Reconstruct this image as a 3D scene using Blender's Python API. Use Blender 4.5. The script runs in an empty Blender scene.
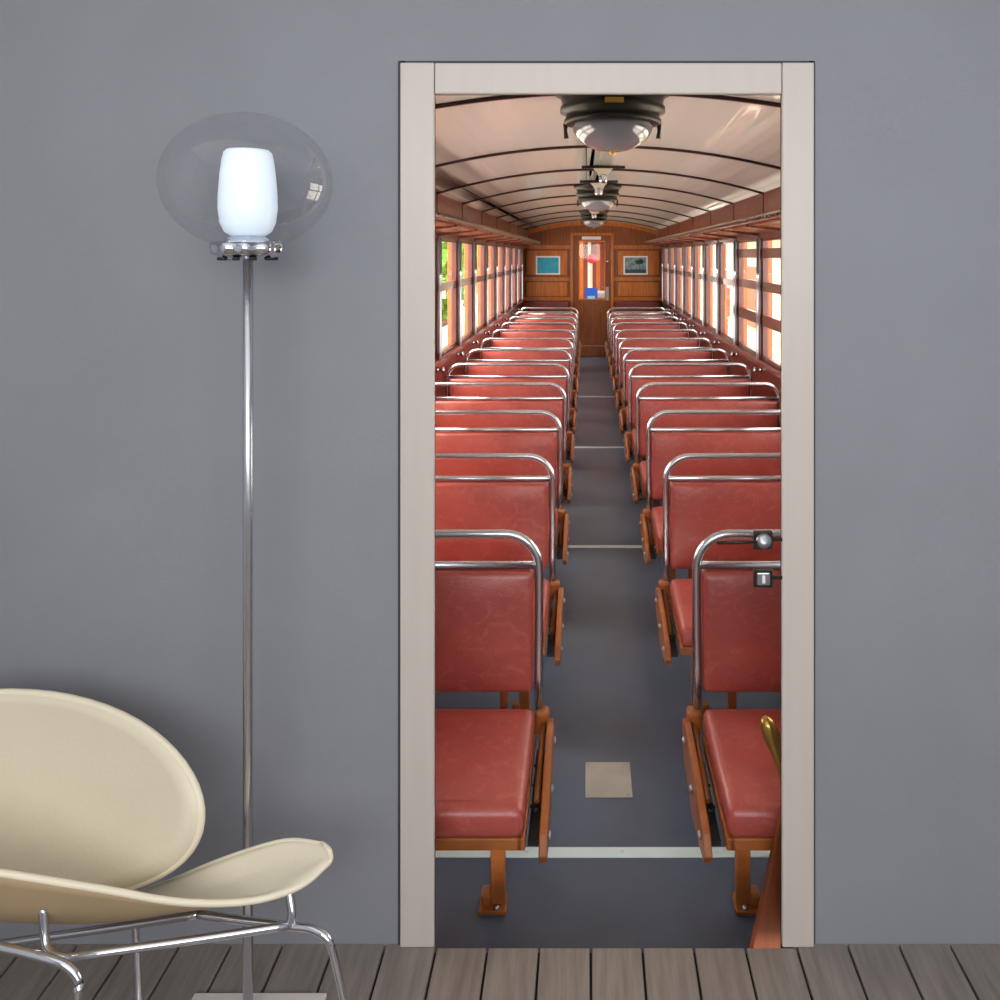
import bpy, bmesh, math, random
from mathutils import Vector, Matrix

# ------------------------------------------------------------------ camera, world, lights
C = bpy.context.scene.collection
F, CX, CY, DW, EYE = 800.0, 587.0, 255.0, 1.94, 1.68     # focal length and principal point (px), distance to door frame, eye height (m)

cam = bpy.data.cameras.new('camera')
cam.sensor_width = 36.0
cam.lens = 36.0 * F / 1000.0
cam.shift_x = -(CX - 500.0) / 1000.0
cam.shift_y = -(500.0 - CY) / 1000.0
cam.clip_start = 0.05
cam.clip_end = 300
cam_o = bpy.data.objects.new('camera', cam)
cam_o.location = (0, -DW, EYE)
cam_o.rotation_euler = (math.pi / 2, 0, 0)
C.objects.link(cam_o)
bpy.context.scene.camera = cam_o

vs = bpy.context.scene.view_settings
vs.view_transform = 'Standard'
vs.look = 'None'
vs.gamma = 1.0
vs.exposure = 0.0

world = bpy.data.worlds.new('sky')
bpy.context.scene.world = world
world.use_nodes = True
wn = world.node_tree.nodes
wn['Background'].inputs['Color'].default_value = (1.0, 0.96, 0.90, 1)
wn['Background'].inputs['Strength'].default_value = 6.8

def lamp(name, kind, energy, color, loc, target=None, size=None, size_y=None, **kw):
    d = bpy.data.lights.new(name, kind)
    d.energy = energy
    d.color = color
    if kind == 'AREA':
        d.shape = 'RECTANGLE'
        d.size = size
        d.size_y = size_y or size
    for k, v in kw.items():
        setattr(d, k, v)
    o = bpy.data.objects.new(name, d)
    o.location = loc
    if target is not None:
        o.rotation_euler = (Vector(target) - Vector(loc)).to_track_quat('-Z', 'Y').to_euler()
    C.objects.link(o)
    return o

sun = lamp('sun', 'SUN', 13.0, (1.0, 0.90, 0.76), (-11, -6, 24), (0, 0, 0), angle=math.radians(25))
lamp('room_overhead_fill', 'AREA', 20, (1.0, 0.98, 0.95), (-0.2, -1.9, 2.86), (-0.2, -1.9, 0), size=3.6, size_y=2.4)  # unseen overhead fill, added to soften the shadows on the wall
lamp('room_front_fill', 'AREA', 76, (0.97, 0.98, 1.0), (0.3, -3.4, 2.0), (0.1, 0.0, 0.7), size=3.6, size_y=1.2)  # unseen area light added behind the camera; that wall has no window
lamp('room_chair_fill', 'AREA', 10, (1.0, 0.96, 0.88), (-0.5, -3.3, 2.5), (-0.9, -0.35, 0.6), size=1.2, size_y=0.6)  # unseen area light added in front to brighten the chair

# ------------------------------------------------------------------ helpers
def at(px, py, D):
    return Vector(((px - CX) / F * D, D - DW, EYE - (py - CY) / F * D))

def tag(o, label=None, cat=None, group=None, kind=None):
    if label: o['label'] = label
    if cat: o['category'] = cat
    if group: o['group'] = group
    if kind: o['kind'] = kind
    return o

def empty(name, loc=(0, 0, 0), rz=0.0):
    o = bpy.data.objects.new(name, None)
    o.location = loc
    o.rotation_euler = (0, 0, rz)
    o.empty_display_size = 0.1
    C.objects.link(o)
    return o

def copy_tree(o, parent=None):
    c = o.copy()
    C.objects.link(c)
    if parent:
        c.parent = parent
    for ch in list(o.children):
        copy_tree(ch, c)
    return c

class MB:
    def __init__(self):
        self.bm = bmesh.new()
    def box(self, x0, x1, y0, y1, z0, z1, bevel=0.0, seg=2):
        b = bmesh.new()
        bmesh.ops.create_cube(b, size=1.0)
        for v in b.verts:
            v.co = Vector((x0 + (v.co.x + .5) * (x1 - x0), y0 + (v.co.y + .5) * (y1 - y0), z0 + (v.co.z + .5) * (z1 - z0)))
        if bevel > 0:
            bmesh.ops.bevel(b, geom=list(b.edges), offset=bevel, segments=seg, profile=.5, affect='EDGES')
        self.merge(b)
        return self
    def merge(self, b):
        me = bpy.data.meshes.new('tmp')
        b.to_mesh(me)
        b.free()
        self.bm.from_mesh(me)
        bpy.data.meshes.remove(me)
    def hexa(self, pts):
        """eight corners: four of the lower face, four of the upper one"""
        vs_ = [self.bm.verts.new(p) for p in pts]
        for f in ((3, 2, 1, 0), (4, 5, 6, 7), (0, 1, 5, 4), (1, 2, 6, 5), (2, 3, 7, 6), (3, 0, 4, 7)):
            self.bm.faces.new([vs_[i] for i in f])
        return self
    def tube(self, pts, r, n=10, closed=False):
        pts = [Vector(p) for p in pts]
        rings = []
        up = None
        for i, p in enumerate(pts):
            a = pts[i - 1] if (i > 0 or closed) else p
            b = pts[(i + 1) % len(pts)] if (i < len(pts) - 1 or closed) else p
            t = (b - a).normalized()
            if up is None:
                up = t.orthogonal().normalized()
            up = (up - t * up.dot(t))
            up = up.normalized() if up.length > 1e-6 else t.orthogonal().normalized()
            w = t.cross(up)
            rr = r[i] if isinstance(r, (list, tuple)) else r
            rings.append([self.bm.verts.new(p + (up * math.cos(k * 2 * math.pi / n) + w * math.sin(k * 2 * math.pi / n)) * rr) for k in range(n)])
        m = len(rings)
        for i in range(m if closed else m - 1):
            A, B = rings[i], rings[(i + 1) % m]
            for k in range(n):
                f = self.bm.faces.new((A[k], A[(k + 1) % n], B[(k + 1) % n], B[k]))
                f.smooth = True
        if not closed:
            self.bm.faces.new(rings[0][::-1])
            self.bm.faces.new(rings[-1])
        return self
    def lathe(self, prof, c=(0, 0, 0), n=40, axis='Z', smooth=True, ripple=0.0, lobes=0):
        rings = []
        for (r, h) in prof:
            ring = []
            for k in range(n):
                a = k * 2 * math.pi / n
                rr = r * (1 + ripple * math.cos(lobes * a)) if lobes else r
                if axis == 'Z': p = (c[0] + rr * math.cos(a), c[1] + rr * math.sin(a), c[2] + h)
                elif axis == 'Y': p = (c[0] + rr * math.cos(a), c[1] + h, c[2] + rr * math.sin(a))
                else: p = (c[0] + h, c[1] + rr * math.cos(a), c[2] + rr * math.sin(a))
                ring.append(self.bm.verts.new(p))
            rings.append(ring)
        for A, B in zip(rings, rings[1:]):
            for k in range(n):
                f = self.bm.faces.new((A[k], A[(k + 1) % n], B[(k + 1) % n], B[k]))
                f.smooth = smooth
        for ring, rev in ((rings[0], True), (rings[-1], False)):
            self.bm.faces.new(ring[::-1] if rev else ring)
        return self
    def prism(self, poly, x0, x1, axis='X'):
        """polygon of (a, b) pushed along an axis: X -> (y, z), Y -> (x, z), Z -> (x, y)"""
        def P(a, b, t):
            return {'X': (t, a, b), 'Y': (a, t, b), 'Z': (a, b, t)}[axis]
        A = [self.bm.verts.new(P(a, b, x0)) for a, b in poly]
        B = [self.bm.verts.new(P(a, b, x1)) for a, b in poly]
        n = len(poly)
        self.bm.faces.new(A[::-1])
        self.bm.faces.new(B)
        for i in range(n):
            self.bm.faces.new((A[i], A[(i + 1) % n], B[(i + 1) % n], B[i]))
        return self
    def grid(self, rows, smooth=True):
        G = [[self.bm.verts.new(p) for p in r] for r in rows]
        for i in range(len(G) - 1):
            for j in range(len(G[0]) - 1):
                f = self.bm.faces.new((G[i][j], G[i][j + 1], G[i + 1][j + 1], G[i + 1][j]))
                f.smooth = smooth
        return self
    def build(self, name, mat, parent=None, loc=None, smooth_angle=None, solid=None, sub=0, bevel=None):
        bmesh.ops.recalc_face_normals(self.bm, faces=list(self.bm.faces))
        me = bpy.data.meshes.new(name)
        self.bm.to_mesh(me)
        self.bm.free()
        if mat: me.materials.append(mat)
        if smooth_angle:
            me.shade_smooth()
            me.set_sharp_from_angle(angle=math.radians(smooth_angle))
        o = bpy.data.objects.new(name, me)
        C.objects.link(o)
        if parent: o.parent = parent
        if loc: o.location = loc
        if solid:
            m = o.modifiers.new('solid', 'SOLIDIFY'); m.thickness = solid; m.offset = 0
        if bevel:
            m = o.modifiers.new('bevel', 'BEVEL'); m.width = bevel; m.segments = 2; m.limit_method = 'ANGLE'
        if sub:
            m = o.modifiers.new('sub', 'SUBSURF'); m.levels = sub; m.render_levels = sub
        return o

def arc(c, r, a0, a1, n, ax=(1, 0, 0), ay=(0, 0, 1)):
    c, ax, ay = Vector(c), Vector(ax), Vector(ay)
    return [c + ax * r * math.cos(a0 + (a1 - a0) * i / n) + ay * r * math.sin(a0 + (a1 - a0) * i / n) for i in range(n + 1)]

def catmull(pts, n):
    pts = [Vector(p) for p in pts]
    P = [pts[0] * 2 - pts[1]] + pts + [pts[-1] * 2 - pts[-2]]
    out = []
    for i in range(1, len(P) - 2):
        a, b, c, d = P[i - 1], P[i], P[i + 1], P[i + 2]
        for k in range(n):
            t = k / n
            out.append(.5 * (2 * b + (c - a) * t + (2 * a - 5 * b + 4 * c - d) * t * t + (3 * b - a - 3 * c + d) * t ** 3))
    out.append(pts[-1])
    return out

# ------------------------------------------------------------------ materials
def s2l(c):
    return tuple(((v / 255) / 12.92 if v / 255 <= .04045 else ((v / 255 + .055) / 1.055) ** 2.4) for v in c) + (1,)

def mat(name, rgb, rough=.5, metal=0.0, var=0.0, scale=20.0, stretch=(1, 1, 1), rgb2=None, bump=0.0, bscale=None, coat=0.0, coat_rough=.05, spec=.5, emit=0.0, detail=4.0, rvar=0.0, bdist=.01):
    m = bpy.data.materials.new(name)
    m.use_nodes = True
    nt = m.node_tree
    b = nt.nodes['Principled BSDF']
    base = s2l(rgb)
    b.inputs['Base Color'].default_value = base
    b.inputs['Roughness'].default_value = rough
    b.inputs['Metallic'].default_value = metal
    b.inputs['Specular IOR Level'].default_value = spec
    b.inputs['Coat Weight'].default_value = coat
    b.inputs['Coat Roughness'].default_value = coat_rough
    if emit:
        b.inputs['Emission Color'].default_value = base
        b.inputs['Emission Strength'].default_value = emit
    if rgb2 or var or bump or rvar:
        tc = nt.nodes.new('ShaderNodeTexCoord')
        mp = nt.nodes.new('ShaderNodeMapping')
        mp.inputs['Scale'].default_value = stretch
        nt.links.new(tc.outputs['Object'], mp.inputs['Vector'])
        ns = nt.nodes.new('ShaderNodeTexNoise')
        ns.inputs['Scale'].default_value = scale
        ns.inputs['Detail'].default_value = detail
        nt.links.new(mp.outputs['Vector'], ns.inputs['Vector'])
        if rgb2 or var:
            r = nt.nodes.new('ShaderNodeValToRGB')
            r.color_ramp.elements[0].position = .3
            r.color_ramp.elements[1].position = .7
            c2 = s2l(rgb2) if rgb2 else tuple(v * (1 - var) for v in base[:3]) + (1,)
            r.color_ramp.elements[0].color = c2
            r.color_ramp.elements[1].color = base
            nt.links.new(ns.outputs['Fac'], r.inputs['Fac'])
            nt.links.new(r.outputs['Color'], b.inputs['Base Color'])
        if rvar:
            mr = nt.nodes.new('ShaderNodeMapRange')
            mr.inputs['To Min'].default_value = max(0, rough - rvar)
            mr.inputs['To Max'].default_value = rough + rvar
            nt.links.new(ns.outputs['Fac'], mr.inputs['Value'])
            nt.links.new(mr.outputs['Result'], b.inputs['Roughness'])
        if bump:
            n2 = nt.nodes.new('ShaderNodeTexNoise')
            n2.inputs['Scale'].default_value = bscale or scale
            n2.inputs['Detail'].default_value = detail
            nt.links.new(mp.outputs['Vector'], n2.inputs['Vector'])
            bp = nt.nodes.new('ShaderNodeBump')
            bp.inputs['Strength'].default_value = bump
            bp.inputs['Distance'].default_value = bdist
            nt.links.new(n2.outputs['Fac'], bp.inputs['Height'])
            nt.links.new(bp.outputs['Normal'], b.inputs['Normal'])
            if coat:
                nt.links.new(bp.outputs['Normal'], b.inputs['Coat Normal'])
    return m

def clear_glass(name, lo, hi, tint=(1, 1, 1, 1), rough=.02, blend=.25):
    """thin pane: lets light straight through and mirrors a little, more at grazing angles"""
    m = bpy.data.materials.new(name)
    m.use_nodes = True
    nt = m.node_tree
    nt.nodes.remove(nt.nodes['Principled BSDF'])
    out = nt.nodes['Material Output']
    tr = nt.nodes.new('ShaderNodeBsdfTransparent'); tr.inputs['Color'].default_value = tint
    gl = nt.nodes.new('ShaderNodeBsdfGlossy'); gl.inputs['Roughness'].default_value = rough
    lw = nt.nodes.new('ShaderNodeLayerWeight'); lw.inputs['Blend'].default_value = blend
    mr = nt.nodes.new('ShaderNodeMapRange')
    mr.inputs['To Min'].default_value = lo; mr.inputs['To Max'].default_value = hi
    mx = nt.nodes.new('ShaderNodeMixShader')
    nt.links.new(lw.outputs['Facing'], mr.inputs['Value'])
    nt.links.new(mr.outputs['Result'], mx.inputs['Fac'])
    nt.links.new(tr.outputs[0], mx.inputs[1])
    nt.links.new(gl.outputs[0], mx.inputs[2])
    nt.links.new(mx.outputs[0], out.inputs['Surface'])
    return m

M = {}
M['wall'] = mat('grey_wall_paint', (140, 142, 149), .75, var=.07, scale=3.0, bump=.08, bscale=260, detail=6)
M['plain'] = mat('pale_room_paint', (196, 198, 202), .8, var=.03, scale=4)
M['plank'] = mat('taupe_floor_plank', (142, 132, 124), .4, rgb2=(118, 109, 102), scale=9, stretch=(6, .6, 1), bump=.12, bscale=30)
M['gap'] = mat('floor_gap', (24, 22, 21), .9)
M['casing'] = mat('greige_door_frame_lacquer', (200, 191, 183), .38, var=.04, scale=8, stretch=(4, 4, .4))
M['rope'] = mat('grey_brown_twisted_guard', (150, 132, 118), .6, var=.2, scale=40)
M['shadow_line'] = mat('dark_grey_shadow_line', (62, 62, 66), .7)
M['black_trim'] = mat('black_edge_strip', (16, 15, 15), .7)
M['lino'] = mat('slate_blue_linoleum', (84, 97, 116), .34, rgb2=(66, 77, 94), scale=2.2, bump=.03, bscale=60, rvar=.1)
M['alu'] = mat('aluminium_strip', (206, 222, 222), .35, metal=.1, var=.06, scale=12)
M['plate'] = mat('beige_metal_plate', (174, 170, 160), .5, metal=.1, rgb2=(160, 156, 146), scale=10)
M['leather'] = mat('oxblood_leather', (172, 78, 68), .36, rgb2=(154, 63, 56), scale=6, stretch=(1, 1, 1.4), bump=.10, bscale=110, coat=.25, coat_rough=.28, detail=7)
def creases(m, rgb, amount):
    """pale worn creases over the base colour"""
    nt = m.node_tree
    p_ = nt.nodes['Principled BSDF']
    src = p_.inputs['Base Color'].links[0].from_socket
    mp = [n for n in nt.nodes if n.type == 'MAPPING'][0]
    ns = nt.nodes.new('ShaderNodeTexNoise')
    ns.inputs['Scale'].default_value = 13; ns.inputs['Detail'].default_value = 8; ns.inputs['Roughness'].default_value = .72; ns.inputs['Distortion'].default_value = 1.6
    nt.links.new(mp.outputs['Vector'], ns.inputs['Vector'])
    r = nt.nodes.new('ShaderNodeValToRGB')
    r.color_ramp.elements[0].position = .52; r.color_ramp.elements[0].color = (0, 0, 0, 1)
    r.color_ramp.elements[1].position = .66; r.color_ramp.elements[1].color = (amount, amount, amount, 1)
    nt.links.new(ns.outputs['Fac'], r.inputs['Fac'])
    mx = nt.nodes.new('ShaderNodeMix'); mx.data_type = 'RGBA'
    nt.links.new(r.outputs['Color'], mx.inputs[0])
    nt.links.new(src, mx.inputs[6])
    mx.inputs[7].default_value = s2l(rgb)
    nt.links.new(mx.outputs[2], p_.inputs['Base Color'])
creases(M['leather'], (200, 118, 102), .32)
M['leather_back'] = mat('maroon_leather', (112, 48, 44), .45, var=.12, scale=9, bump=.15, bscale=70)
M['chrome'] = mat('chrome_tube', (214, 216, 222), .12, metal=1.0)
M['satin'] = mat('satin_aluminium_tube', (206, 209, 214), .27, metal=1.0)
M['track'] = mat('blue_black_track', (44, 48, 62), .5)
M['brown'] = mat('brown_stained_wood', (128, 62, 22), .45, rgb2=(98, 44, 16), scale=7, stretch=(6, 6, .6))
M['steel'] = mat('brushed_steel', (176, 178, 184), .3, metal=.9, var=.06, scale=40)
M['ochre'] = mat('ochre_brown_enamel', (166, 94, 38), .38, rgb2=(130, 70, 28), scale=14, bump=.08, bscale=40, coat=.2)
M['iron'] = mat('black_cast_iron', (24, 22, 22), .5, var=.2, scale=30)
M['mahogany'] = mat('varnished_mahogany', (124, 46, 24), .3, rgb2=(86, 32, 18), scale=7, stretch=(6, .7, 6), bump=.03, bscale=20, coat=.4, coat_rough=.1)
M['mahogany_v'] = mat('varnished_mahogany_upright', (104, 42, 28), .3, rgb2=(72, 30, 22), scale=7, stretch=(6, 6, .6), coat=.4, coat_rough=.1)
M['oak'] = mat('honey_varnished_oak', (204, 120, 36), .3, rgb2=(164, 88, 22), scale=6, stretch=(6, 6, .5), coat=.4, coat_rough=.12)
M['oak_dark'] = mat('amber_varnished_oak', (150, 80, 24), .32, rgb2=(112, 56, 16), scale=6, stretch=(6, 6, .5), coat=.35, coat_rough=.12)
M['orange_wood'] = mat('orange_varnished_wood', (176, 100, 28), .35, rgb2=(150, 78, 20), scale=7, stretch=(5, 5, .6), coat=.3)
M['cream'] = mat('cream_gloss_ceiling', (238, 239, 236), .24, var=.03, scale=2.0, stretch=(3.4, .08, 0), bump=.8, bdist=.016, bscale=2.4, coat=.6, coat_rough=.08, detail=1)
M['rib'] = mat('dark_maroon_bead', (54, 22, 20), .5)
M['bronze'] = mat('blackened_bronze', (52, 50, 46), .38, metal=.6, var=.2, scale=20)
M['brass'] = mat('old_brass', (190, 150, 78), .28, metal=.9, var=.1, scale=18)
M['dome'] = mat('grey_lamp_glass', (128, 130, 140), .08, coat=.6, spec=.8)
M['ivory'] = mat('ivory_enamel', (222, 212, 192), .4)
M['white'] = mat('white_card', (236, 236, 232), .6)
M['teal'] = mat('teal_print', (34, 176, 204), .4, rgb2=(24, 146, 180), scale=14)
M['grey_print'] = mat('grey_blue_print', (150, 174, 180), .4, rgb2=(62, 92, 106), scale=16)
M['tree_print'] = mat('dark_print_ink', (44, 66, 78), .5)
M['pane'] = clear_glass('window_pane', .03, .22)
M['globe'] = clear_glass('clear_globe_glass', .004, .8, (.985, .985, .99, 1), .015, .10)
M['shade'] = mat('lit_opal_glass', (224, 238, 252), .3, emit=.32)
M['hide'] = mat('cream_leather', (224, 214, 190), .42, var=.04, scale=6, bump=.06, bscale=120, coat=.12, coat_rough=.3)
M['hide_under'] = mat('tan_underside_leather', (176, 152, 118), .5, var=.06, scale=10)
M['piping'] = mat('cream_piping', (232, 222, 196), .4)
M['lampbase'] = mat('satin_nickel', (226, 216, 210), .3, metal=.2)
M['leaf'] = mat('sunny_leaf', (128, 178, 66), .6, rgb2=(86, 146, 48), scale=2.0)
M['bark'] = mat('brown_bark', (96, 74, 54), .9, var=.3, scale=12, bump=.4)
M['platform'] = mat('pale_platform_paving', (226, 220, 208), .9, var=.05, scale=3)
M['render'] = mat('cream_render', (226, 212, 178), .9, var=.08, scale=1.2)
M['shutter'] = mat('brown_shutter', (134, 88, 56), .7, var=.1, scale=8)
M['blue'] = mat('bright_blue_paint', (20, 84, 200), .45)
M['lightblue'] = mat('light_blue_print', (110, 190, 226), .5)
M['red'] = mat('signal_red_paint', (216, 36, 56), .45)
M['grey_seat'] = mat('grey_bench_cover', (150, 150, 152), .6, var=.1, scale=10)

# ------------------------------------------------------------------ the grey room
WX0, WX1, WY, WT = -2.2, 2.3, 0.012, 0.045               # room sides; wall front face; wall thickness
OX0, OX1, OZ = -0.405, 0.505, 2.105                     # hole behind the frame
w = MB()
w.box(WX0, OX0, WY, WY + WT, -.02, 2.9)
w.box(OX1, WX1, WY, WY + WT, -.02, 2.9)
w.box(OX0, OX1, WY, WY + WT, OZ, 2.9)
tag(w.build('wall_back', M['wall']), kind='structure')
tag(MB().box(WX0 - .06, WX0, -3.6, WY + WT, -.02, 2.9).build('wall_left', M['plain']), kind='structure')
tag(MB().box(WX1, WX1 + .06, -3.6, WY + WT, -.02, 2.9).build('wall_right', M['plain']), kind='structure')
tag(MB().box(WX0 - .06, WX1 + .06, -3.66, -3.6, -.02, 2.9).build('wall_front', M['plain']), kind='structure')
tag(MB().box(WX0 - .06, WX1 + .06, -3.66, WY + WT, 2.9, 2.96).build('ceiling', M['plain']), kind='structure')
fl = tag(MB().box(WX0 - .06, WX1 + .06, -3.66, 0.0, -.06, -.012).build('floor', M['gap']), kind='structure')
b = MB()
x = -0.366 - .125 * 16
pw = .125
rnd = random.Random(4)
while x < WX1:
    b.box(max(x + .003, WX0), min(x + pw - .003, WX1), -3.6, 0.0 if -.37 < x + .06 < .47 else WY, -.02, 0.0, .0015, 1)
    x += pw
b.build('plank', M['plank'], fl)

fr = tag(empty('door_1', (0, 0, 0)), kind='structure')
ix0, ix1, iz, ox0, ox1, oz = -.371, .474, 2.071, -.4535, .551, 2.147
for nm, (a, c_, z0, z1) in (('jamb', (ox0, ix0, 0, oz)), ('jamb', (ix1, ox1, 0, oz)), ('head', (ix0 + .0015, ix1 - .0015, iz, oz - .001))):
    j = MB().box(a, c_, 0.0, WY + .002, z0, z1, .003, 2).build(nm, M['casing'], fr)
s = MB()
s.box(ix0 - .03, ix0 - .001, WY + .003, WY + .012, -.02, iz + .02)
s.box(ix1 + .001, ix1 + .03, WY + .003, WY + .012, -.02, iz + .02)
s.box(ix0, ix1, WY + .003, WY + .012, iz + .001, iz + .03)
s.build('inner_shadow_strip', M['black_trim'], fr)  # black strip added for the dark shadow along the opening's inner edge
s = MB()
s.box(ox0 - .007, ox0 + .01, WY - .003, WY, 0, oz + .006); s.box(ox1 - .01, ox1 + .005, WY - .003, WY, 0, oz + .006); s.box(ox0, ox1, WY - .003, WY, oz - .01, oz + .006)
s.build('casing_shadow_line', M['shadow_line'], fr)  # dark strip standing for the casing's shadow line on the wall

# lever handle and keyhole plate carried by the right jamb
def px_box(x0, x1, y0, y1, D, t):
    a, c_ = at(x0, y1, D), at(x1, y0, D)
    return (a.x, c_.x, a.y, a.y + t, a.z, c_.z)
p = at(763, 540, DW)
h = tag(empty('door_handle', p), 'dark square lever handle on the door frame edge, above the keyhole plate', 'door handle')
MB().box(-.023, .023, -.004, .006, -.022, .022, .002).build('rose', M['bronze'], h)
MB().lathe([(.0185, 0), (.0185, -.006), (.015, -.012), (.0, -.013)], (0, -.004, 0), 24, 'Y').build('knob', M['steel'], h)
MB().tube([(-.018, -.012, -.001), (-.06, -.014, -.001), (-.115, -.014, -.002)], .0042, 8).build('lever', M['bronze'], h)
MB().box(.02, ix1 - p.x, .001, .005, -.004, .004).build('fixing_arm', M['bronze'], h)
p = at(763, 578, DW)
h = tag(empty('keyhole_plate', p), 'dark square keyhole plate on the door frame edge, below the lever handle', 'keyhole plate')
MB().box(-.023, .023, -.004, .006, -.022, .022, .002).build('plate', M['bronze'], h)
MB().box(-.016, .016, -.007, -.003, -.015, .015, .003).build('inner_plate', M['steel'], h)
MB().box(-.004, .004, -.010, -.006, -.010, .010, .003).build('keyhole_cover', M['white'], h)
MB().box(.02, ix1 - p.x, .001, .005, -.004, .004).build('fixing_arm', M['bronze'], h)

# ------------------------------------------------------------------ the carriage shell
FZ = -.269                                              # carriage floor, a step below the room
XC, HW = .10, 1.345                                     # centre line and half width
YS, YE = WY + WT, 15.5 - DW                             # from the doorway to the end wall
XL, XR = XC - HW, XC + HW
SILL, HEAD = .804, 1.845
def yd(D): return D - DW
def roof_z(x): return 2.339 - .1177 * (x - XC) ** 2

tag(MB().box(XL - .05, XR + .05, YS, YE + .05, FZ - .05, FZ).build('carriage_floor', M['lino']), kind='structure')
tag(MB().box(XL - .05, XR + .05, WY + .002, YS, FZ - .05, -.19).build('trim_1', M['black_trim']), kind='structure')
r0, r1 = [], []
N = 28
for i in range(N + 1):
    xx = XL - .04 + (2 * HW + .08) * i / N
    r0.append((xx, roof_z(xx)))
sec = r0 + [(xx, zz + .05) for xx, zz in reversed(r0)]
bm_ = MB()
for (a, a2), (c_, c2) in zip(r0, r0[1:]):
    bm_.hexa([(a, YS, a2), (c_, YS, c2), (c_, YE, c2), (a, YE, a2), (a, YS, a2 + .05), (c_, YS, c2 + .05), (c_, YE, c2 + .05), (a, YE, a2 + .05)])
bmesh.ops.remove_doubles(bm_.bm, verts=list(bm_.bm.verts), dist=1e-5)
roof = tag(bm_.build('carriage_ceiling', M['cream'], smooth_angle=40), kind='structure')
for D in (3.2, 4.8, 6.1, 7.35, 8.7, 10.15, 11.7, 13.2, 14.7):
    pts = [(XL + 2 * HW * i / N, yd(D), roof_z(XL + 2 * HW * i / N) - .004) for i in range(N + 1)]
    MB().tube(pts, .0125, 6).build('rib', M['rib'], roof)

# the strips across the floor and the small inspection plate
for i, D in enumerate((2.607, 5.34, 8.1, 10.98)):
    m = MB().box(XL + .02, XR - .02, yd(D) - .022, yd(D) + .022, FZ, FZ + .004, .001, 1)
    for k in range(9):
        m.lathe([(.006, 0), (.006, .0015), (.0, .002)], (XL + .12 + k * .31, yd(D), FZ + .004), 10)
    tag(m.build('floor_strip', M['alu']), ['pale metal strip across the floor, under the row of seats closest to the doorway', 'pale metal strip across the aisle floor, second from the doorway', 'pale metal strip across the aisle floor, third from the doorway', 'thin metal strip across the aisle floor, farthest from the doorway'][i], 'floor strip', 'metal strips across the carriage floor')
pl = MB().box(-.006, .164, yd(2.871), yd(3.07), FZ, FZ + .004, .0015, 1)
for sx in (.008, .150):
    for sy in (2.885, 3.056):
        pl.lathe([(.004, 0), (.004, .001), (.0, .002)], (sx, yd(sy), FZ + .004), 10)
tag(pl.build('floor_plate', M['plate']), 'small square beige metal plate screwed to the aisle floor', 'floor plate')

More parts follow.
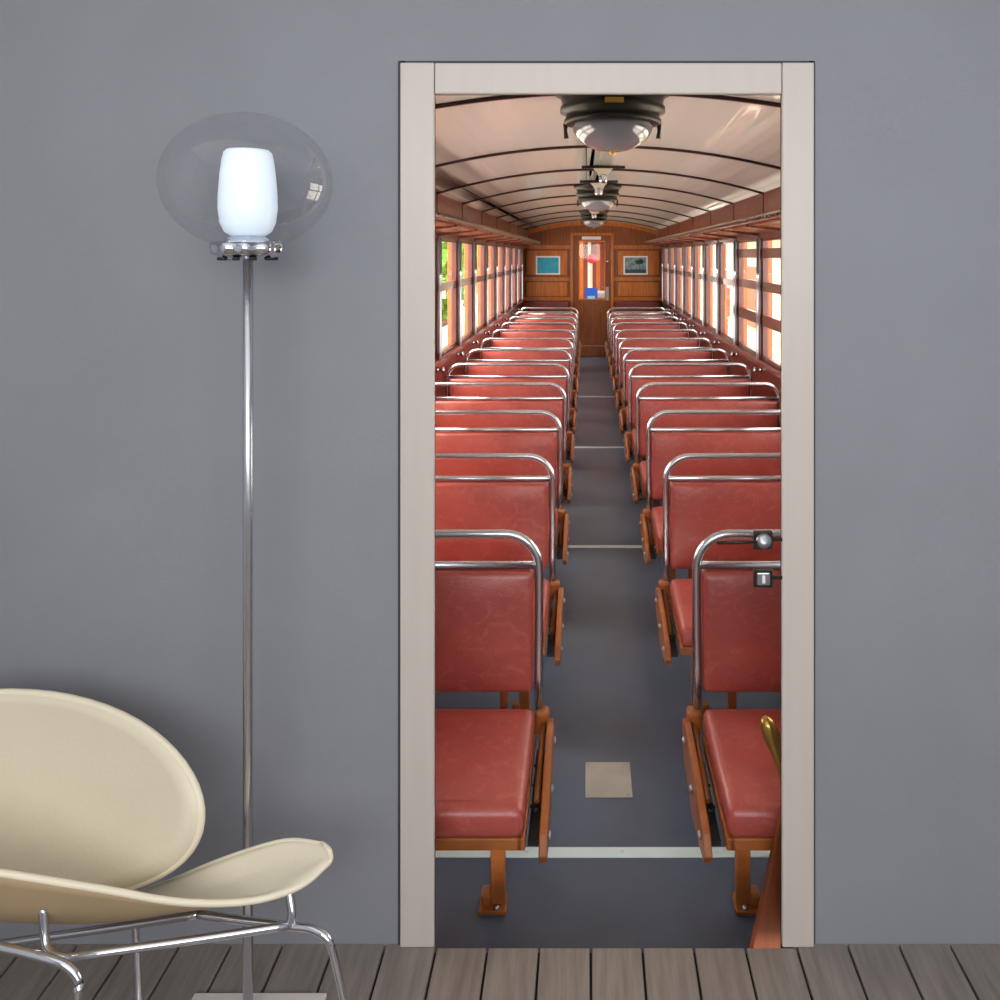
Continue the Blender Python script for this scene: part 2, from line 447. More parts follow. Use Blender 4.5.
# side walls
POST_D = [2.46 + 1.04 * k for k in range(13)]
win_no = 0
for side, name in ((-1, 'carriage_wall_left'), (1, 'carriage_wall_right')):
    X = XL if side < 0 else XR
    def bx(mb, d0, d1, y0, y1, z0, z1, bev=0.0):
        """d: distance inward from the wall face (negative = outward)"""
        a, c_ = X - side * d0, X - side * d1
        return mb.box(min(a, c_), max(a, c_), y0, y1, z0, z1, bev, 1)
    m = MB()
    bx(m, -.045, 0, YS, YE, FZ, SILL)
    bx(m, -.045, 0, YS, YE, HEAD, 2.16)
    bx(m, -.045, 0, YS, yd(POST_D[0]), SILL, HEAD)
    bx(m, -.045, 0, yd(POST_D[-1]), YE, SILL, HEAD)
    wall = tag(m.build(name, M['mahogany']), kind='structure')
    m = MB(); bx(m, -.03, .035, YS, YE, SILL - .03, SILL + .012, .006); m.build('sill_rail', M['mahogany'], wall)
    m = MB(); bx(m, 0, .10, YS, YE, 1.985, 2.17, .006); m.build('cornice', M['mahogany'], wall)
    m = MB(); bx(m, 0, .02, YS, YE, HEAD - .03, HEAD + .03, .004); m.build('head_rail', M['mahogany'], wall)
    for D in (3.2, 4.8, 6.1, 7.35, 8.7, 10.15, 11.7, 13.2, 14.7):
        m = MB(); bx(m, .095, .104, yd(D) - .01, yd(D) + .01, 1.985, 2.165); m.build('cornice_joint', M['rib'], wall)
    for k, D in enumerate(POST_D):
        y = yd(D)
        if D < 15.4:
            m = MB(); bx(m, -.045, .03, y - .04, y + .04, SILL, HEAD, .005); m.build('post', M['mahogany_v'], wall)
            m = MB(); bx(m, -.085, -.045, y - .028, y + .028, SILL - .05, HEAD + .02, .004); m.build('outer_post', M['orange_wood'], wall)
        # matchboard panel joints under the sill
    for k in range(len(POST_D) - 1):
        win_no += 1
        y0, y1 = yd(POST_D[k]) + .04, min(yd(POST_D[k + 1]) - .04, YE)
        if y1 - y0 < .2: continue
        wd = tag(empty('window_%d' % win_no, (X, (y0 + y1) / 2, SILL)), kind='structure')
        def part(nm, mt, boxes):
            m = MB()
            for q in boxes: bx(m, *q)
            o = m.build(nm, mt, wd); o.location = (-X, -(y0 + y1) / 2, -SILL)
            return o
        e = .035
        dropped = side > 0 and k in (3, 4)
        part('sash', M['mahogany_v'], [(-.03, .005, y0, y0 + e, SILL, HEAD), (-.03, .005, y1 - e, y1, SILL, HEAD), (-.03, .005, y0 + e, y1 - e, HEAD - .05, HEAD), (-.03, .005, y0 + e, y1 - e, SILL, SILL + .05)])
        rails = [(1.37, 1.44)]
        if dropped: rails = [(1.655, 1.735), (1.385, 1.46), (1.10, 1.19)]
        for (a, c_) in rails:
            part('rail', M['mahogany'], [(-.028, .008, y0 + e, y1 - e, a, c_)])
        part('pane', M['pane'], [(-.014, -.010, y0 + e, y1 - e, SILL + .05, HEAD - .05)])
        part('guide_rod', M['steel'], [(.03, .048, y1 + .012, y1 + .034, SILL + .012, 1.50)])
        part('upper_track', M['track'], [(.03, .044, y1 + .006, y1 + .046, 1.53, HEAD - .03)])
        part('catch', M['chrome'], [(.03, .052, y1 + .010, y1 + .036, 1.49, 1.515)])

# round knobs under the sill, one at every post
for side, name in ((-1, 'carriage_wall_left'), (1, 'carriage_wall_right')):
    X = XL if side < 0 else XR
    proto = None
    for k, D in enumerate(POST_D[1:-1]):
        if proto is None:
            proto = o = MB().lathe([(r_, -side * h_) for r_, h_ in ((.022, 0), (.022, .012), (.012, .016), (.012, .04), (.026, .048), (.026, .062), (.0, .07))], (0, 0, 0), 16, 'X').build('knob', M['chrome'])
        else:
            o = proto.copy(); C.objects.link(o)
        o.location = (X, yd(D), SILL - .075)
        o.parent = bpy.data.objects[name]

# luggage racks
for side in (-1, 1):
    X = XL if side < 0 else XR
    rk = tag(empty('luggage_rack', (X, YS, 1.86)), 'slatted wooden luggage rack above the %s windows of the carriage' % ('left' if side < 0 else 'right'), 'luggage rack')
    L0, L1 = .02, YE - YS - .02
    dx = -side
    nsl = 7
    for i in range(nsl):
        d = .012 + i * .045
        z = .0 + d * .08
        a, c_ = dx * d, dx * (d + .033)
        MB().box(min(a, c_), max(a, c_), L0, L1, z, z + .012, .002, 1).build('slat', M['orange_wood'] if i in (2, 3, 5) else M['mahogany'], rk)
    fx = dx * .335
    pts = [(fx, L0, .042), (fx, L1, .042)]
    MB().tube(pts, .012, 8).build('front_rail', M['mahogany'], rk)
    # twisted guard along the front edge
    m = MB()
    n = 260
    rope = [(fx + .011 * math.cos(i * 1.25), L0 + (L1 - L0) * i / (n * 3), .066 + .011 * math.sin(i * 1.25)) for i in range(n * 3 + 1)]
    m.tube(rope, .0075, 5)
    m.build('rope_guard', M['rope'], rk)
    for k, D in enumerate(POST_D):
        if D > 15.3 : continue
        y = yd(D) - YS
        m = MB()
        poly = [(0, -.03), (dx * .05, -.022), (dx * .34, .018), (dx * .345, .075), (dx * .325, .075), (dx * .32, .028), (0, .0)]
        m.prism(poly, y - .012, y + .012, 'Y')
        m.build('bracket', M['mahogany_v'], rk)

# ------------------------------------------------------------------ end wall with its door
ew = empty('carriage_wall_end', (0, YE, FZ)); tag(ew, kind='structure')
def ez(z): return z - FZ
dx0, dx1, dzt = -.27, .465, 2.06
def arch_panel(x0, x1, zb):
    top = [(x0 + (x1 - x0) * i / 12, roof_z(x0 + (x1 - x0) * i / 12) - FZ + .01) for i in range(13)]
    return [(x0, zb), (x1, zb)] + top[::-1]
MB().prism(arch_panel(XL, dx0, 0), 0, .04, 'Y').build('panelling', M['oak_dark'], ew)
MB().prism(arch_panel(dx1, XR, 0), 0, .04, 'Y').build('panelling', M['oak_dark'], ew)
MB().prism(arch_panel(dx0, dx1, ez(dzt)), 0, .04, 'Y').build('panelling', M['oak_dark'], ew)
pts = [(XL + 2 * HW * i / N, -.012, roof_z(XL + 2 * HW * i / N) - FZ - .045) for i in range(N + 1)]
mm = MB()
for a, c_ in zip(pts, pts[1:]):
    mm.hexa([(a[0], -.03, a[2] - .03), (c_[0], -.03, c_[2] - .03), (c_[0], 0, c_[2] - .03), (a[0], 0, a[2] - .03), (a[0], -.03, a[2] + .05), (c_[0], -.03, c_[2] + .05), (c_[0], 0, c_[2] + .05), (a[0], 0, a[2] + .05)])
mm.build('arch_moulding', M['oak'], ew)
for (x0, x1) in ((XL, dx0 - .06), (dx1 + .06, XR)):
    for z, t in ((1.835, .035), (1.215, .035), (.83, .03)):
        MB().box(x0, x1, -.028, 0, ez(z) - t, ez(z) + t, .008).build('moulding', M['oak'], ew)
    for (za, zb, mm_) in ((1.30, 1.76, 'oak'), (.885, 1.15, 'oak')):
        MB().box(x0 + .08, x1 - .06, -.014, 0, ez(za), ez(zb), .006).build('raised_panel', M[mm_], ew)
    m = MB()
    for (a, c_, za, zb) in ((x0 + .05, x0 + .075, .85, 1.80), (x1 - .055, x1 - .03, .85, 1.80)):
        m.box(a, c_, -.02, 0, ez(za), ez(zb), .005)
    m.build('stile', M['oak_dark'], ew)
for (a, c_) in ((dx0 - .05, dx0), (dx1, dx1 + .05)):
    MB().box(a, c_, -.04, .04, 0, ez(dzt), .006).build('door_casing', M['oak'], ew)
MB().box(dx0 - .05, dx1 + .05, -.04, .04, ez(dzt), ez(dzt) + .05, .006).build('door_casing', M['oak'], ew)

dr = tag(empty('door_2', (0, YE, FZ)), kind='structure')
gx0, gx1, gz0, gz1 = -.145, .34, .83, 1.94
m = MB()
m.box(dx0 - .001, gx0, .0, .035, .2, ez(dzt)); m.box(gx1, dx1 + .001, .0, .035, .2, ez(dzt))
m.box(gx0, gx1, .0, .035, ez(gz1), ez(dzt) + .001); m.box(gx0, gx1, .0, .035, ez(gz0) - .14, ez(gz0))
m.box(gx0, gx1, .0, .035, .2, .3)
m.build('door_frame', M['oak_dark'], dr)
m = MB()
for k in range(5):
    a = gx0 + (gx1 - gx0) * k / 5
    m.box(a + .003, a + (gx1 - gx0) / 5 - .003, .012, .03, .3, ez(gz0) - .14)
m.box(gx0, gx1, .02, .034, .29, ez(gz0) - .13)
m.build('lower_panel', M['oak_dark'], dr)
m = MB()
for q in ((gx0 - .02, gx0, gz0 - .02, gz1 + .02), (gx1, gx1 + .02, gz0 - .02, gz1 + .02), (gx0, gx1, gz0 - .02, gz0), (gx0, gx1, gz1, gz1 + .02)):
    m.box(q[0], q[1], -.01, 0, ez(q[2]), ez(q[3]))
m.build('glazing_bead', M['oak'], dr)
MB().box(gx0, gx1, .014, .018, ez(gz0), ez(gz1)).build('pane', M['pane'], dr)
hd = MB().box(.365, .42, -.012, 0, ez(.80), ez(1.06), .004).build('handle_plate', M['steel'], dr)
MB().tube([(.392, -.01, ez(.95)), (.392, -.05, ez(.95)), (.33, -.055, ez(.94))], .011, 8).build('handle', M['brass'], hd)
MB().lathe([(.03, 0), (.03, -.012), (.0, -.016)], (.40, 0, ez(1.56)), 16, 'Y').build('lock', M['chrome'], dr)
MB().box(dx0 - .05, dx1 + .05, -.16, .0, 0, .2, .008).build('step', M['oak_dark'], dr)

o = MB().box(-.10, .27, -.042 - .0, -.005, -.03, .03, .003).build('sign_plate', M['white'])
o.location = (0, YE, 2.01)
tag(o, 'narrow blank white sign plate above the window of the carriage end door', 'sign')

def picture(x, label, mt, tree=False):
    t = tag(empty('framed_picture', (x, YE - .014, 1.48)), label, 'picture', 'pictures on the carriage end wall')
    wv, hv = .235, .18
    m = MB()
    e = .028
    m.box(-wv, wv, -.022, 0, -hv, -hv + e); m.box(-wv, wv, -.022, 0, hv - e, hv); m.box(-wv, -wv + e, -.022, 0, -hv + e, hv - e); m.box(wv - e, wv, -.022, 0, -hv + e, hv - e)
    m.build('frame', M['white'], t)
    pr = MB().box(-wv + e, wv - e, -.010, -.002, -hv + e, hv - e).build('print', mt, t)
    if tree:
        m = MB()
        m.box(-wv + e, wv - e, -.012, -.010, -hv + e, -hv + .10)
        m.tube([(.08, -.0115, -.08), (.085, -.0115, .02), (.12, -.0115, .09)], .006, 5)
        m.tube([(.085, -.0115, .0), (.05, -.0115, .07)], .005, 5)
        m.lathe([(.05, 0), (.05, -.002), (.0, -.003)], (.10, -.010, .07), 12, 'Y')
        m.lathe([(.04, 0), (.04, -.002), (.0, -.003)], (.04, -.010, .06), 12, 'Y')
        m.build('motif', M['tree_print'], pr)
picture(-.755, 'white framed plain teal picture, on the end wall beside the left windows', M['teal'])
picture(.94, 'white framed grey landscape picture, on the end wall beside the right windows', M['grey_print'], True)

for x0, x1, wd in ((XL + .02, dx0 - .07, 'left'), (dx1 + .07, XR - .02, 'right')):
    t = tag(empty('wall_bench', ((x0 + x1) / 2, YE, FZ)), 'dark maroon bench back against the end wall, %s of the end door' % wd, 'bench', 'benches against the carriage end wall')
    hw = (x1 - x0) / 2
    MB().box(-hw, hw, -.13, -.03, .50, 1.065, .03, 3).build('backrest', M['leather_back'], t)
    MB().box(-hw, hw, -.58, -.10, .42, .51, .03, 3).build('seat', M['leather_back'], t)
    MB().box(-hw + .02, hw - .02, -.52, -.05, .0, .42, .01).build('base', M['mahogany'], t)

# the coach seen through the end door
nx = tag(MB().box(XL, XR, YE + .5, YE + 7, FZ - .05, FZ).build('neighbour_carriage_floor', M['lino']), kind='structure')
t = tag(empty('neighbour_carriage', (0, YE + .9, FZ)), 'orange wooden end of the next coach seen through the carriage end door', 'carriage')
MB().box(-.30, -.075, 0, .12, 0, 2.4).build('end_post', M['orange_wood'], t)
MB().box(.62, .70, .2, 6, 0, .9).build('side_wall', M['orange_wood'], t)
for k in range(5):
    MB().box(.62, .69, .6 + k * 1.1, .85 + k * 1.1, .9, 2.28).build('window_post', M['orange_wood'], t)
MB().box(-.6, .75, .1, 6, 2.28, 2.6).build('roof', M['mahogany'], t)
MB().box(-.6, .75, 6, 6.1, 0, 2.6).build('far_wall', M['mahogany'], t)
MB().box(.0, .62, 1.4, 2.2, .98, 1.12, .04, 3).build('bench_back', M['grey_seat'], t)
MB().box(.0, .60, 1.5, 2.2, 0, .98, .02).build('bench_base', M['orange_wood'], t)
MB().box(.02, .10, 4.4, 4.48, 0, 2.3).build('pale_post', M['ivory'], t)
MB().box(.24, .34, 4.4, 4.5, 0, 2.3).build('door_post', M['orange_wood'], t)
t = tag(empty('blue_noticeboard', (.05, YE + .55, .80)), 'bright blue notice board with a pale panel behind the end door glass', 'notice')
MB().box(-.09, .16, 0, .03, -.08, .22).build('board', M['blue'], t)
MB().box(-.04, .11, -.004, 0, -.03, .06).build('pale_panel', M['lightblue'], t)
MB().box(-.03, .10, .0, .03, -1.069, -.08).build('stand', M['blue'], t)
t = tag(empty('round_sign', (.10, YE + 1.3, 1.60)), 'round red sign on a pale post behind the end door glass', 'sign')
MB().lathe([(.10, 0), (.10, -.01), (.0, -.012)], (0, 0, 0), 24, 'Y').build('disc', M['red'], t)
MB().box(-.015, .015, .0, .02, -1.869, -.05).build('post', M['ivory'], t)

# ------------------------------------------------------------------ ceiling lamps and brackets
def ceiling_lamp():
    t = empty('ceiling_lamp', (0, 0, 0))
    MB().lathe([(.225, .14), (.225, .105), (.205, .10), (.195, .06), (.205, .055), (.205, .035), (.185, .03), (.182, .01), (.19, .006), (.19, -.008), (.172, -.012)], (0, 0, 0), 48).build('housing', M['bronze'], t)
    prof = [(.158 * math.cos(a * math.pi / 24), -.012 - .105 * math.sin(a * math.pi / 24)) for a in range(0, 12)] + [(.004, -.117)]
    MB().lathe(prof, (0, 0, 0), 48).build('glass_bowl', M['dome'], t)
    MB().lathe([(.012, -.112), (.014, -.122), (.0, -.132)], (0, 0, 0), 16).build('finial', M['brass'], t)
    MB().box(-.035, .035, -.209, -.196, .038, .058, .002).build('maker_plate', M['brass'], t)
    for a in (math.radians(170), math.radians(10)):
        cx, cy = .188 * math.cos(a), .188 * math.sin(a)
        MB().tube([(cx, cy, .0), (cx * 1.0, cy * 1.0, -.03), (cx * .98, cy * .98, -.06)], [.010, .007, .010], 8).build('latch', M['bronze'], t)
    return t
lp = ceiling_lamp()
for i, D in enumerate((3.13, 7.5, 11.9)):
    o = lp if i == 0 else copy_tree(lp)
    o.location = (XC, yd(D), 2.200)
    tag(o, ['large black ceiling lamp with grey glass bowl, closest to the doorway', 'black ceiling lamp with glass bowl, middle one of the row along the ceiling', 'small looking ceiling lamp with glass bowl, closest to the end wall'][i], 'ceiling lamp', 'ceiling lamps along the carriage')
def bracket():
    t = empty('ceiling_bracket', (0, 0, 0))
    MB().prism([(-.085, .0), (.085, .0), (.05, -.035), (.03, -.075), (-.03, -.075), (-.05, -.035)], -.012, .012, 'Y').build('plate', M['ivory'], t)
    MB().lathe([(.034, 0), (.034, -.016), (.018, -.022), (.0, -.024)], (0, -.012, -.09), 20, 'Y').build('bolt', M['chrome'], t)
    MB().box(-.16, .16, -.02, .02, -.012, .01, .003).build('saddle', M['bronze'], t)
    return t
bk = bracket()
for i, (D, z) in enumerate(((5.9, 2.33), (6.75, 2.30), (11.2, 2.31))):
    o = bk if i == 0 else copy_tree(bk)
    o.location = (XC + (.02, .0, .0)[i], yd(D), z)
    tag(o, ['ivory bracket with chrome bolt hanging from the ceiling behind the large lamp', 'ivory bracket with chrome bolt in front of the middle ceiling lamp', 'ivory bracket with chrome bolt in front of the farthest ceiling lamp'][i], 'bracket', 'ivory brackets on the ceiling')

# ------------------------------------------------------------------ the seats
LS = 1.0
def cushion(mb, x0, x1, y0, y1, z0, z1, bevel, tilt=0.0, puff=0.0, axis='z'):
    b = bmesh.new()
    bmesh.ops.create_cube(b, size=1.0)
    for v in b.verts:
        v.co = Vector((x0 + (v.co.x + .5) * (x1 - x0), y0 + (v.co.y + .5) * (y1 - y0), z0 + (v.co.z + .5) * (z1 - z0)))
    bmesh.ops.bevel(b, geom=list(b.edges), offset=bevel, segments=4, profile=.6, affect='EDGES')
    big = [f for f in b.faces if f.calc_area() > .05]
    bmesh.ops.subdivide_edges(b, edges=list({e for f in big for e in f.edges}), cuts=6, use_grid_fill=True)
    cx, hx = (x0 + x1) / 2, (x1 - x0) / 2
    cy, hy = (y0 + y1) / 2, (y1 - y0) / 2
    cz, hz = (z0 + z1) / 2, (z1 - z0) / 2
    for v in b.verts:
        u = max(0, 1 - ((v.co.x - cx) / hx) ** 2)
        if axis == 'z':
            q = max(0, 1 - ((v.co.y - cy) / hy) ** 2)
            if v.co.z > cz: v.co.z += puff * min(1, 2 * u) * q
            v.co.z += tilt * (v.co.y - y1)
        else:
            q = max(0, 1 - ((v.co.z - cz) / hz) ** 2)
            if v.co.y < cy: v.co.y -= puff * min(1, 2 * u) * q
            v.co.y += tilt * (v.co.z - z0)
    mb.merge(b)
    return mb

def make_seat(sg):
    """sg: +1 the bench runs to +x from the aisle, -1 to -x; y = 0 in the plane of the tube, the sitter looks to -y"""
    t = empty('bench_seat', (0, 0, 0))
    def X(m):                                            # mirror for the other side of the aisle
        if sg < 0:
            for v in m.bm.verts: v.co.x = -v.co.x
        return m
    R = .11
    zt = 1.040
    loop = [Vector((0.0, -.03, .46)), Vector((0, -.02, .60)), Vector((0, 0, zt - R - .05))]
    loop += arc((R, 0, zt - R), R, math.pi, math.pi / 2, 8)
    loop += arc((LS - R, 0, zt - R), R, math.pi / 2, 0, 8)
    loop += [Vector((LS, -.01, .60)), Vector((LS, -.03, .44))]
    fr_ = X(MB().tube(loop, .0145, 12)).build('tube_frame', M['satin'], t)
    X(MB().tube([(.004, 0, .939), (LS - .004, 0, .939)], .0125, 10)).build('crossbar', M['satin'], t)
    X(cushion(MB(), .018, LS - .016, -.055, .012, .547, .926, .022, .06, .02, 'y')).build('backrest', M['leather'], t, smooth_angle=50)
    X(cushion(MB(), .006, LS - .006, -.548, -.085, .448, .530, .034, .025, .014)).build('seat', M['leather'], t, smooth_angle=50)
    m = MB()
    m.box(.01, LS - .01, -.545, -.525, .412, .444, .004); m.box(.01, LS - .01, -.12, -.10, .412, .444, .004)
    m.box(.004, .028, -.545, -.10, .412, .444, .004); m.box(LS - .028, LS - .004, -.545, -.10, .412, .444, .004)
    X(m).build('seat_rail', M['ochre'], t)
    lg = X(MB().box(.088, .132, -.225, -.195, .012, .40, .005)).build('leg', M['ochre'], t)
    m = MB().box(.083, .165, -.25, -.175, .0, .014, .004)
    m.box(.128, .16, -.235, -.19, .012, .05, .008)
    ft = X(m).build('foot', M['ochre'], lg)
    X(MB().lathe([(.009, 0), (.009, .008), (.0, .010)], (.112, -.238, .013), 8)).build('bolt', M['steel'], ft)
    X(MB().box(.098, .122, -.05, -.02, .33, .60, .004)).build('rear_bracket', M['brown'], t)
    X(MB().box(.03, LS, -.05, -.03, .36, .40, .004)).build('cross_rail', M['iron'], t)
    poly = [(-.045, .468), (-.10, .482), (-.30, .470), (-.50, .425), (-.535, .388), (-.515, .358), (-.30, .318), (-.09, .362), (-.05, .42)]
    sp = X(MB().prism(poly, -.052, -.030, 'X')).build('side_plate', M['ochre'], t, bevel=.004)
    for (yy, zz) in ((-.12, .44), (-.30, .41), (-.47, .40)):
        X(MB().lathe([(.011, 0), (.011, -.006), (.0, -.009)], (-.052, yy, zz), 10, 'X')).build('bolt', M['steel'], sp)
    X(MB().box(-.036, .012, -.062, -.012, .415, .492, .012, 3)).build('knuckle', M['ochre'], t)
    X(MB().tube([(-.018, -.05, .455), (-.016, -.20, .44), (-.014, -.34, .40)], .009, 8)).build('lever', M['ochre'], t)
    m = MB()
    m.prism([(-.10, .40), (-.47, .385), (-.47, .37), (-.10, .38)], -.03, .002, 'X')
    for yy in (-.18, -.27, -.36):
        m.tube([(-.028, yy, .40), (-.014, yy - .03, .408), (.0, yy, .40)], .006, 6)
    X(m).build('mechanism', M['iron'], t)
    # wall end: short bracket to the carriage side
    X(MB().box(LS - .012, LS + .045, -.055, -.015, .40, .47, .006)).build('wall_bracket', M['ochre'], t)
    return t

ords = ['first', 'second', 'third', 'fourth', 'fifth', 'sixth', 'seventh', 'eighth', 'ninth', 'tenth', 'eleventh', 'twelfth']
for sg, x0, wd in ((-1, -.156, 'left'), (1, .356, 'right')):
    proto = make_seat(sg)
    for k in range(12):
        o = proto if k == 0 else copy_tree(proto)
        o.location = (x0, yd(2.607 + 1.007 * k), FZ)
        tag(o, 'red leather bench seat, %s from the doorway on the %s of the aisle' % (ords[k], wd), 'bench seat', 'red bench seats on the %s side of the aisle' % wd)

# wooden end of a nearer seat just inside the doorway, at the right
t = tag(empty('wooden_seat_end', (.46, .10, FZ)), 'brown wooden seat end with brass handle just inside the right door jamb', 'seat end')
MB().prism([(-.085, 0), (.20, 0), (.20, .57), (.06, .57), (.035, .55)], -.022, .008, 'Y').build('panel', M['brown'], t, bevel=.004)
m = MB().tube([(-.008, -.005, .772), (-.002, -.005, .757), (.010, -.005, .725), (.026, -.005, .685), (.05, -.005, .60), (.06, -.005, .52)], [.008, .020, .022, .019, .015, .013], 12)
m.build('brass_handle', M['brass'], t)

# ------------------------------------------------------------------ outside the windows
tag(MB().box(-40, 40, -2, 70, FZ - .75, FZ - .70).build('ground', M['platform']), kind='structure')
def tree(x, y, h, r, seed, label):
    rn = random.Random(seed)
    t = tag(empty('leafy_tree', (x, y, FZ - .70)), label, 'tree', 'trees beside the carriage')
    m = MB().tube([(0, 0, 0), (.05, .03, h * .4), (0, .1, h * .75)], [.16, .12, .06], 8)
    m.tube([(.04, .03, h * .4), (r * .4, .2, h * .7)], [.07, .03], 6)
    m.tube([(.04, .03, h * .45), (-r * .4, -.2, h * .75)], [.07, .03], 6)
    m.build('trunk', M['bark'], t)
    bm = bmesh.new()
    for i in range(2600):
        while True:
            p = Vector((rn.uniform(-1, 1), rn.uniform(-1, 1), rn.uniform(-1, 1)))
            if .25 < p.length < 1: break
        c = Vector((p.x * r, p.y * r, h * .64 + p.z * h * .40))
        a = Vector((rn.gauss(0, 1), rn.gauss(0, 1), rn.gauss(0, .6))).normalized()
        b_ = a.orthogonal().normalized()
        s_ = rn.uniform(.07, .13)
        vs_ = [bm.verts.new(c + q) for q in (a * s_ * 1.5, b_ * s_ * .7, -a * s_ * 1.5, -b_ * s_ * .7)]
        bm.faces.new(vs_)
    k = MB(); k.bm.free(); k.bm = bm
    k.build('crown', M['leaf'], t)
tree(-3.4, 13.0, 4.6, 1.3, 1, 'light green tree outside the left windows, closest to the doorway')
tree(-3.7, 18.5, 4.9, 1.5, 2, 'light green tree outside the left windows, second along the platform')
tree(-4.0, 25.5, 5.4, 1.7, 3, 'light green tree outside the left windows, farthest along the platform')
tree(4.4, 34.0, 5.0, 1.6, 5, 'light green tree outside the right windows beyond the cream building')

t = tag(empty('cream_building', (3.6, 10, FZ - .70)), 'cream rendered station building with brown shutters outside the right windows', 'building')
MB().box(0, .3, -4, 18, 0, 3.1).build('facade', M['render'], t)
MB().box(-.3, .6, -4.2, 18.2, 3.1, 3.25).build('eaves', M['shutter'], t)
for k in range(6):
    y = -2 + k * 3.4
    f = MB().box(-.05, .0, y, y + 1.1, 1.1, 2.4, .01).build('window_shutter', M['shutter'], t)
t = tag(empty('blue_litter_bin', (-2.6, 10.6, FZ - .70)), 'blue litter bin on the platform outside the left windows', 'bin')
MB().lathe([(.24, 0), (.28, .9), (.28, .95), (.0, .95)], (0, 0, 0), 20).build('body', M['blue'], t)
MB().lathe([(.30, .95), (.30, 1.0), (.15, 1.1), (.0, 1.12)], (0, 0, 0), 20).build('lid', M['white'], t)
tag(MB().box(-3.0, -2.8, 11.5, 40, FZ - .70, FZ + .45, .02).build('low_wall', M['white']), 'low white wall along the platform outside the left windows', 'wall')

# ------------------------------------------------------------------ floor lamp
LD = 1.74
LX = (248 - CX) / F * LD
lm = tag(empty('floor_lamp', (LX, yd(LD), 0)), 'tall chrome floor lamp with clear glass globe standing against the grey wall', 'floor lamp')
MB().box(-.15, .15, -.22, .07, 0, .012, .003).build('base', M['lampbase'], lm)
MB().tube([(0, 0, .012), (0, 0, .55), (0, 0, 1.10), (0, 0, 1.68)], [.0105, .0105, .0105, .0105], 16).build('pole', M['satin'], lm)
hold = MB().lathe([(.018, 1.668), (.05, 1.672), (.072, 1.684), (.074, 1.704), (.05, 1.712), (.03, 1.722), (.02, 1.726)], (0, 0, 0), 64, ripple=.05, lobes=10).build('holder', M['chrome'], lm)
for k in range(10):
    a = k * math.pi / 5 + .3
    MB().lathe([(.0075, 1.6685), (.0075, 1.675)], (.054 * math.cos(a), .058 * math.sin(a), 0), 10).build('socket_hole', M['iron'], hold)
sp_ = [(.036, 1.722), (.048, 1.730), (.057, 1.750), (.0605, 1.78), (.060, 1.81), (.057, 1.85), (.053, 1.885), (.049, 1.902), (.043, 1.908), (.0, 1.911)]
MB().lathe(sp_, (0, 0, 0), 40).build('opal_shade', M['shade'], lm)
gz, gr, gh = 1.840, .187, .148
prof = []
for i in range(33):
    a = -math.pi / 2 + .30 + (math.pi - .30) * i / 32
    prof.append((max(.94 * gr * math.cos(a), .0005), gz + gh * math.sin(a)))
g = MB()
g.lathe(prof, (0, 0, 0), 72)
g.build('glass_globe', M['globe'], lm)

# ------------------------------------------------------------------ lounge chair
ch = tag(empty('lounge_chair', (-1.0, -.40, 0)), 'cream leather lounge chair on thin chrome legs in front of the floor lamp', 'chair')
def cpart(o):
    o.location = (1.0, .40, 0)
    return o
ST = [
    [(-262, 838, 1.40), (-263, 842, 1.41), (-262, 846, 1.43), (-258, 846, 1.46), (-252, 842, 1.50)],
    [(-215, 842, 1.37), (-216, 872, 1.40), (-214, 884, 1.46), (-208, 876, 1.56), (-196, 850, 1.63)],
    [(-110, 856, 1.37), (-110, 896, 1.41), (-106, 908, 1.48), (-98, 904, 1.58), (-85, 886, 1.67)],
    [(0, 873, 1.41), (2, 908, 1.44), (8, 918, 1.50), (16, 912, 1.59), (30, 896, 1.675)],
    [(100, 889, 1.46), (103, 912, 1.49), (106, 919, 1.54), (110, 914, 1.61), (116, 898, 1.68)],
    [(180, 902, 1.51), (181, 908, 1.53), (178, 908, 1.57), (172, 901, 1.62), (160, 886, 1.675)],
    [(250, 901, 1.55), (249, 899, 1.57), (246, 890, 1.60), (239, 878, 1.635), (226, 859, 1.67)],
    [(300, 886, 1.58), (300, 880, 1.59), (299, 870, 1.615), (294, 857, 1.64), (284, 842, 1.665)],
    [(329, 862, 1.62), (330, 859, 1.624), (330, 855, 1.63), (328, 850, 1.638), (322, 845, 1.65)],
]
cols = [catmull([at(*ST[i][j]) for i in range(len(ST))], 6) for j in range(5)]
rows = [catmull([cols[j][i] for j in range(5)], 4) for i in range(len(cols[0]))]
m = MB(); m.grid(rows)
seat = cpart(m.build('seat', M['hide'], ch, solid=.012))
seat.data.materials.append(M['hide_under'])
for pl_ in seat.data.polygons: pl_.material_index = 1
seat.data.materials[0], seat.data.materials[1] = M['hide'], M['hide_under']
seat.modifiers['solid'].material_offset = -1
edge = [r[0] for r in rows] + [rows[-1][k] for k in range(1, len(rows[-1]))] + [r[-1] for r in rows[::-1]][1:] + [rows[0][k] for k in range(len(rows[0]) - 2, 0, -1)]
m = MB(); m.tube(edge, .0065, 8, closed=True); o = m.build('piping', M['piping'], seat)

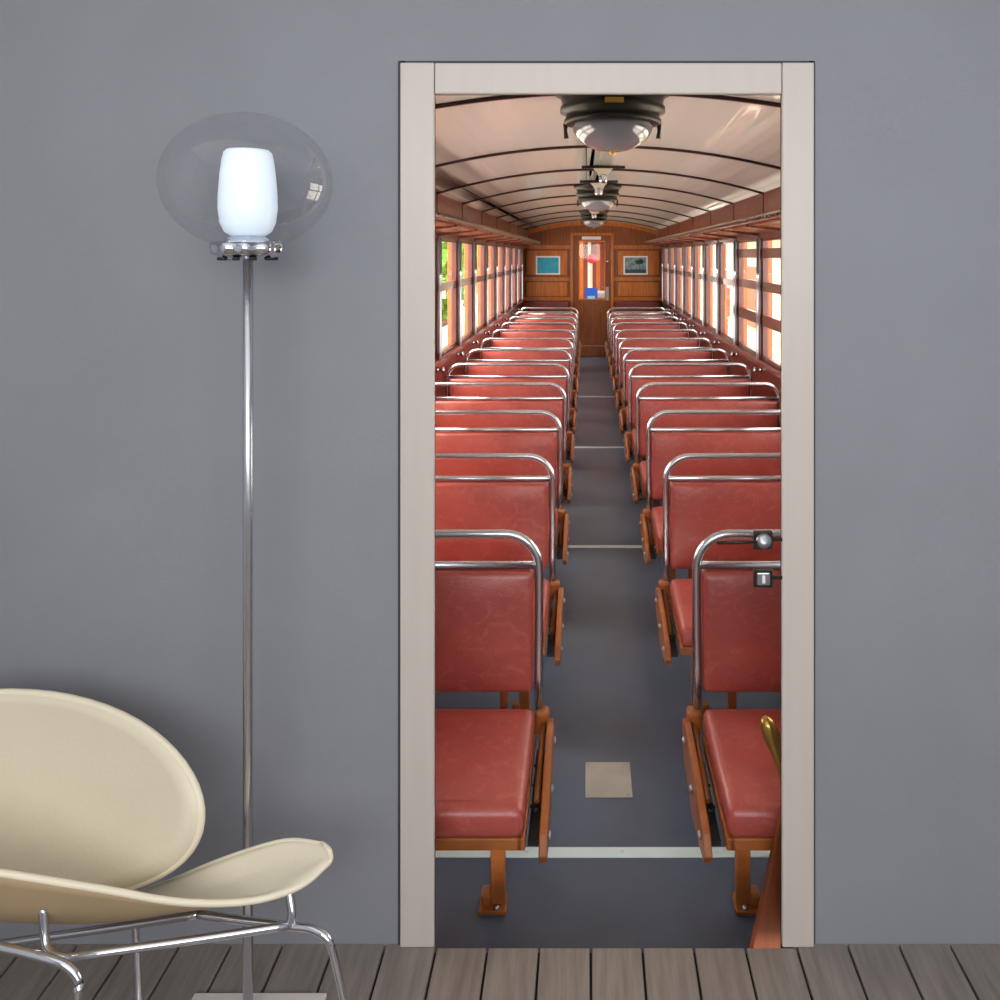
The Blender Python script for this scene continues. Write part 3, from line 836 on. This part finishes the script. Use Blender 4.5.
# backrest: a dished oval leaning back
bc = at(2, 788, 1.72)
ax, ay = .476, .193
def back_pt(r, a):
    ca, sa = math.cos(a), math.sin(a)
    u = r * ax * ca
    q = r * ay * sa
    d = -.10 * (u / ax) ** 2 - .02 * (q / ay) ** 2 + q * .22
    return Vector((bc.x + u, bc.y + d, bc.z + q))
NR, NA = 10, 64
bm2 = MB()
cen = bm2.bm.verts.new(back_pt(0, 0))
rings = []
for i in range(1, NR + 1):
    rings.append([bm2.bm.verts.new(back_pt(i / NR, k * 2 * math.pi / NA)) for k in range(NA)])
for k in range(NA):
    bm2.bm.faces.new((cen, rings[0][k], rings[0][(k + 1) % NA])).smooth = True
for A, B in zip(rings, rings[1:]):
    for k in range(NA):
        bm2.bm.faces.new((A[k], B[k], B[(k + 1) % NA], A[(k + 1) % NA])).smooth = True
back = cpart(bm2.build('backrest', M['hide'], ch, solid=.018))
m = MB(); m.tube([back_pt(1.0, k * 2 * math.pi / NA) for k in range(NA)], .0085, 8, closed=True); m.build('piping', M['piping'], back)

def rod(nm, pts, r=.0075, n=5):
    return cpart(MB().tube(catmull([p if isinstance(p, Vector) else at(*p) for p in pts], n), r, 10).build(nm, M['chrome'], ch))
def ground(px, D, z=0.0):
    return at(px, CY + (EYE - z) * F / D, D)
rod('leg', [at(198, 914, 1.60), at(240, 920, 1.585), at(288, 926, 1.57), at(312, 929, 1.56), at(328, 940, 1.55), at(336, 965, 1.55), at(346, 1010, 1.545), ground(372, 1.53, .008)])
rod('leg', [at(-150, 915, 1.46), at(-60, 934, 1.43), at(0, 947, 1.41), at(45, 958, 1.395), at(68, 967, 1.39), at(79, 984, 1.385), at(77, 1010, 1.38), ground(70, 1.36, .008)])
rod('leg', [at(136, 858, 1.735), at(135, 900, 1.725), at(137, 960, 1.715), ground(140, 1.70, .008)])
rod('leg', [at(-120, 858, 1.735), at(-124, 900, 1.725), at(-128, 960, 1.715), ground(-135, 1.70, .008)])
rod('side_rail', [at(291, 925, 1.568), at(200, 939, 1.52), at(100, 953, 1.46), at(62, 958, 1.42), at(50, 951, 1.43), at(45, 940, 1.44), at(43, 905, 1.455)])
rod('back_rail', [at(-130, 966, 1.70), at(0, 944, 1.685), at(130, 925, 1.655), at(200, 914, 1.60)])
rod('back_rail', [at(140, 913, 1.715), at(170, 914, 1.66), at(200, 914, 1.60)])
rod('seat_post', [at(290, 925, 1.568), at(292, 912, 1.575), at(289, 890, 1.59)], .0085)
rod('seat_post', [at(42, 907, 1.452), at(50, 906, 1.455), at(62, 908, 1.47)], .006)
rod('seat_post', [at(-120, 922, 1.45), at(-121, 910, 1.47)], .0085)
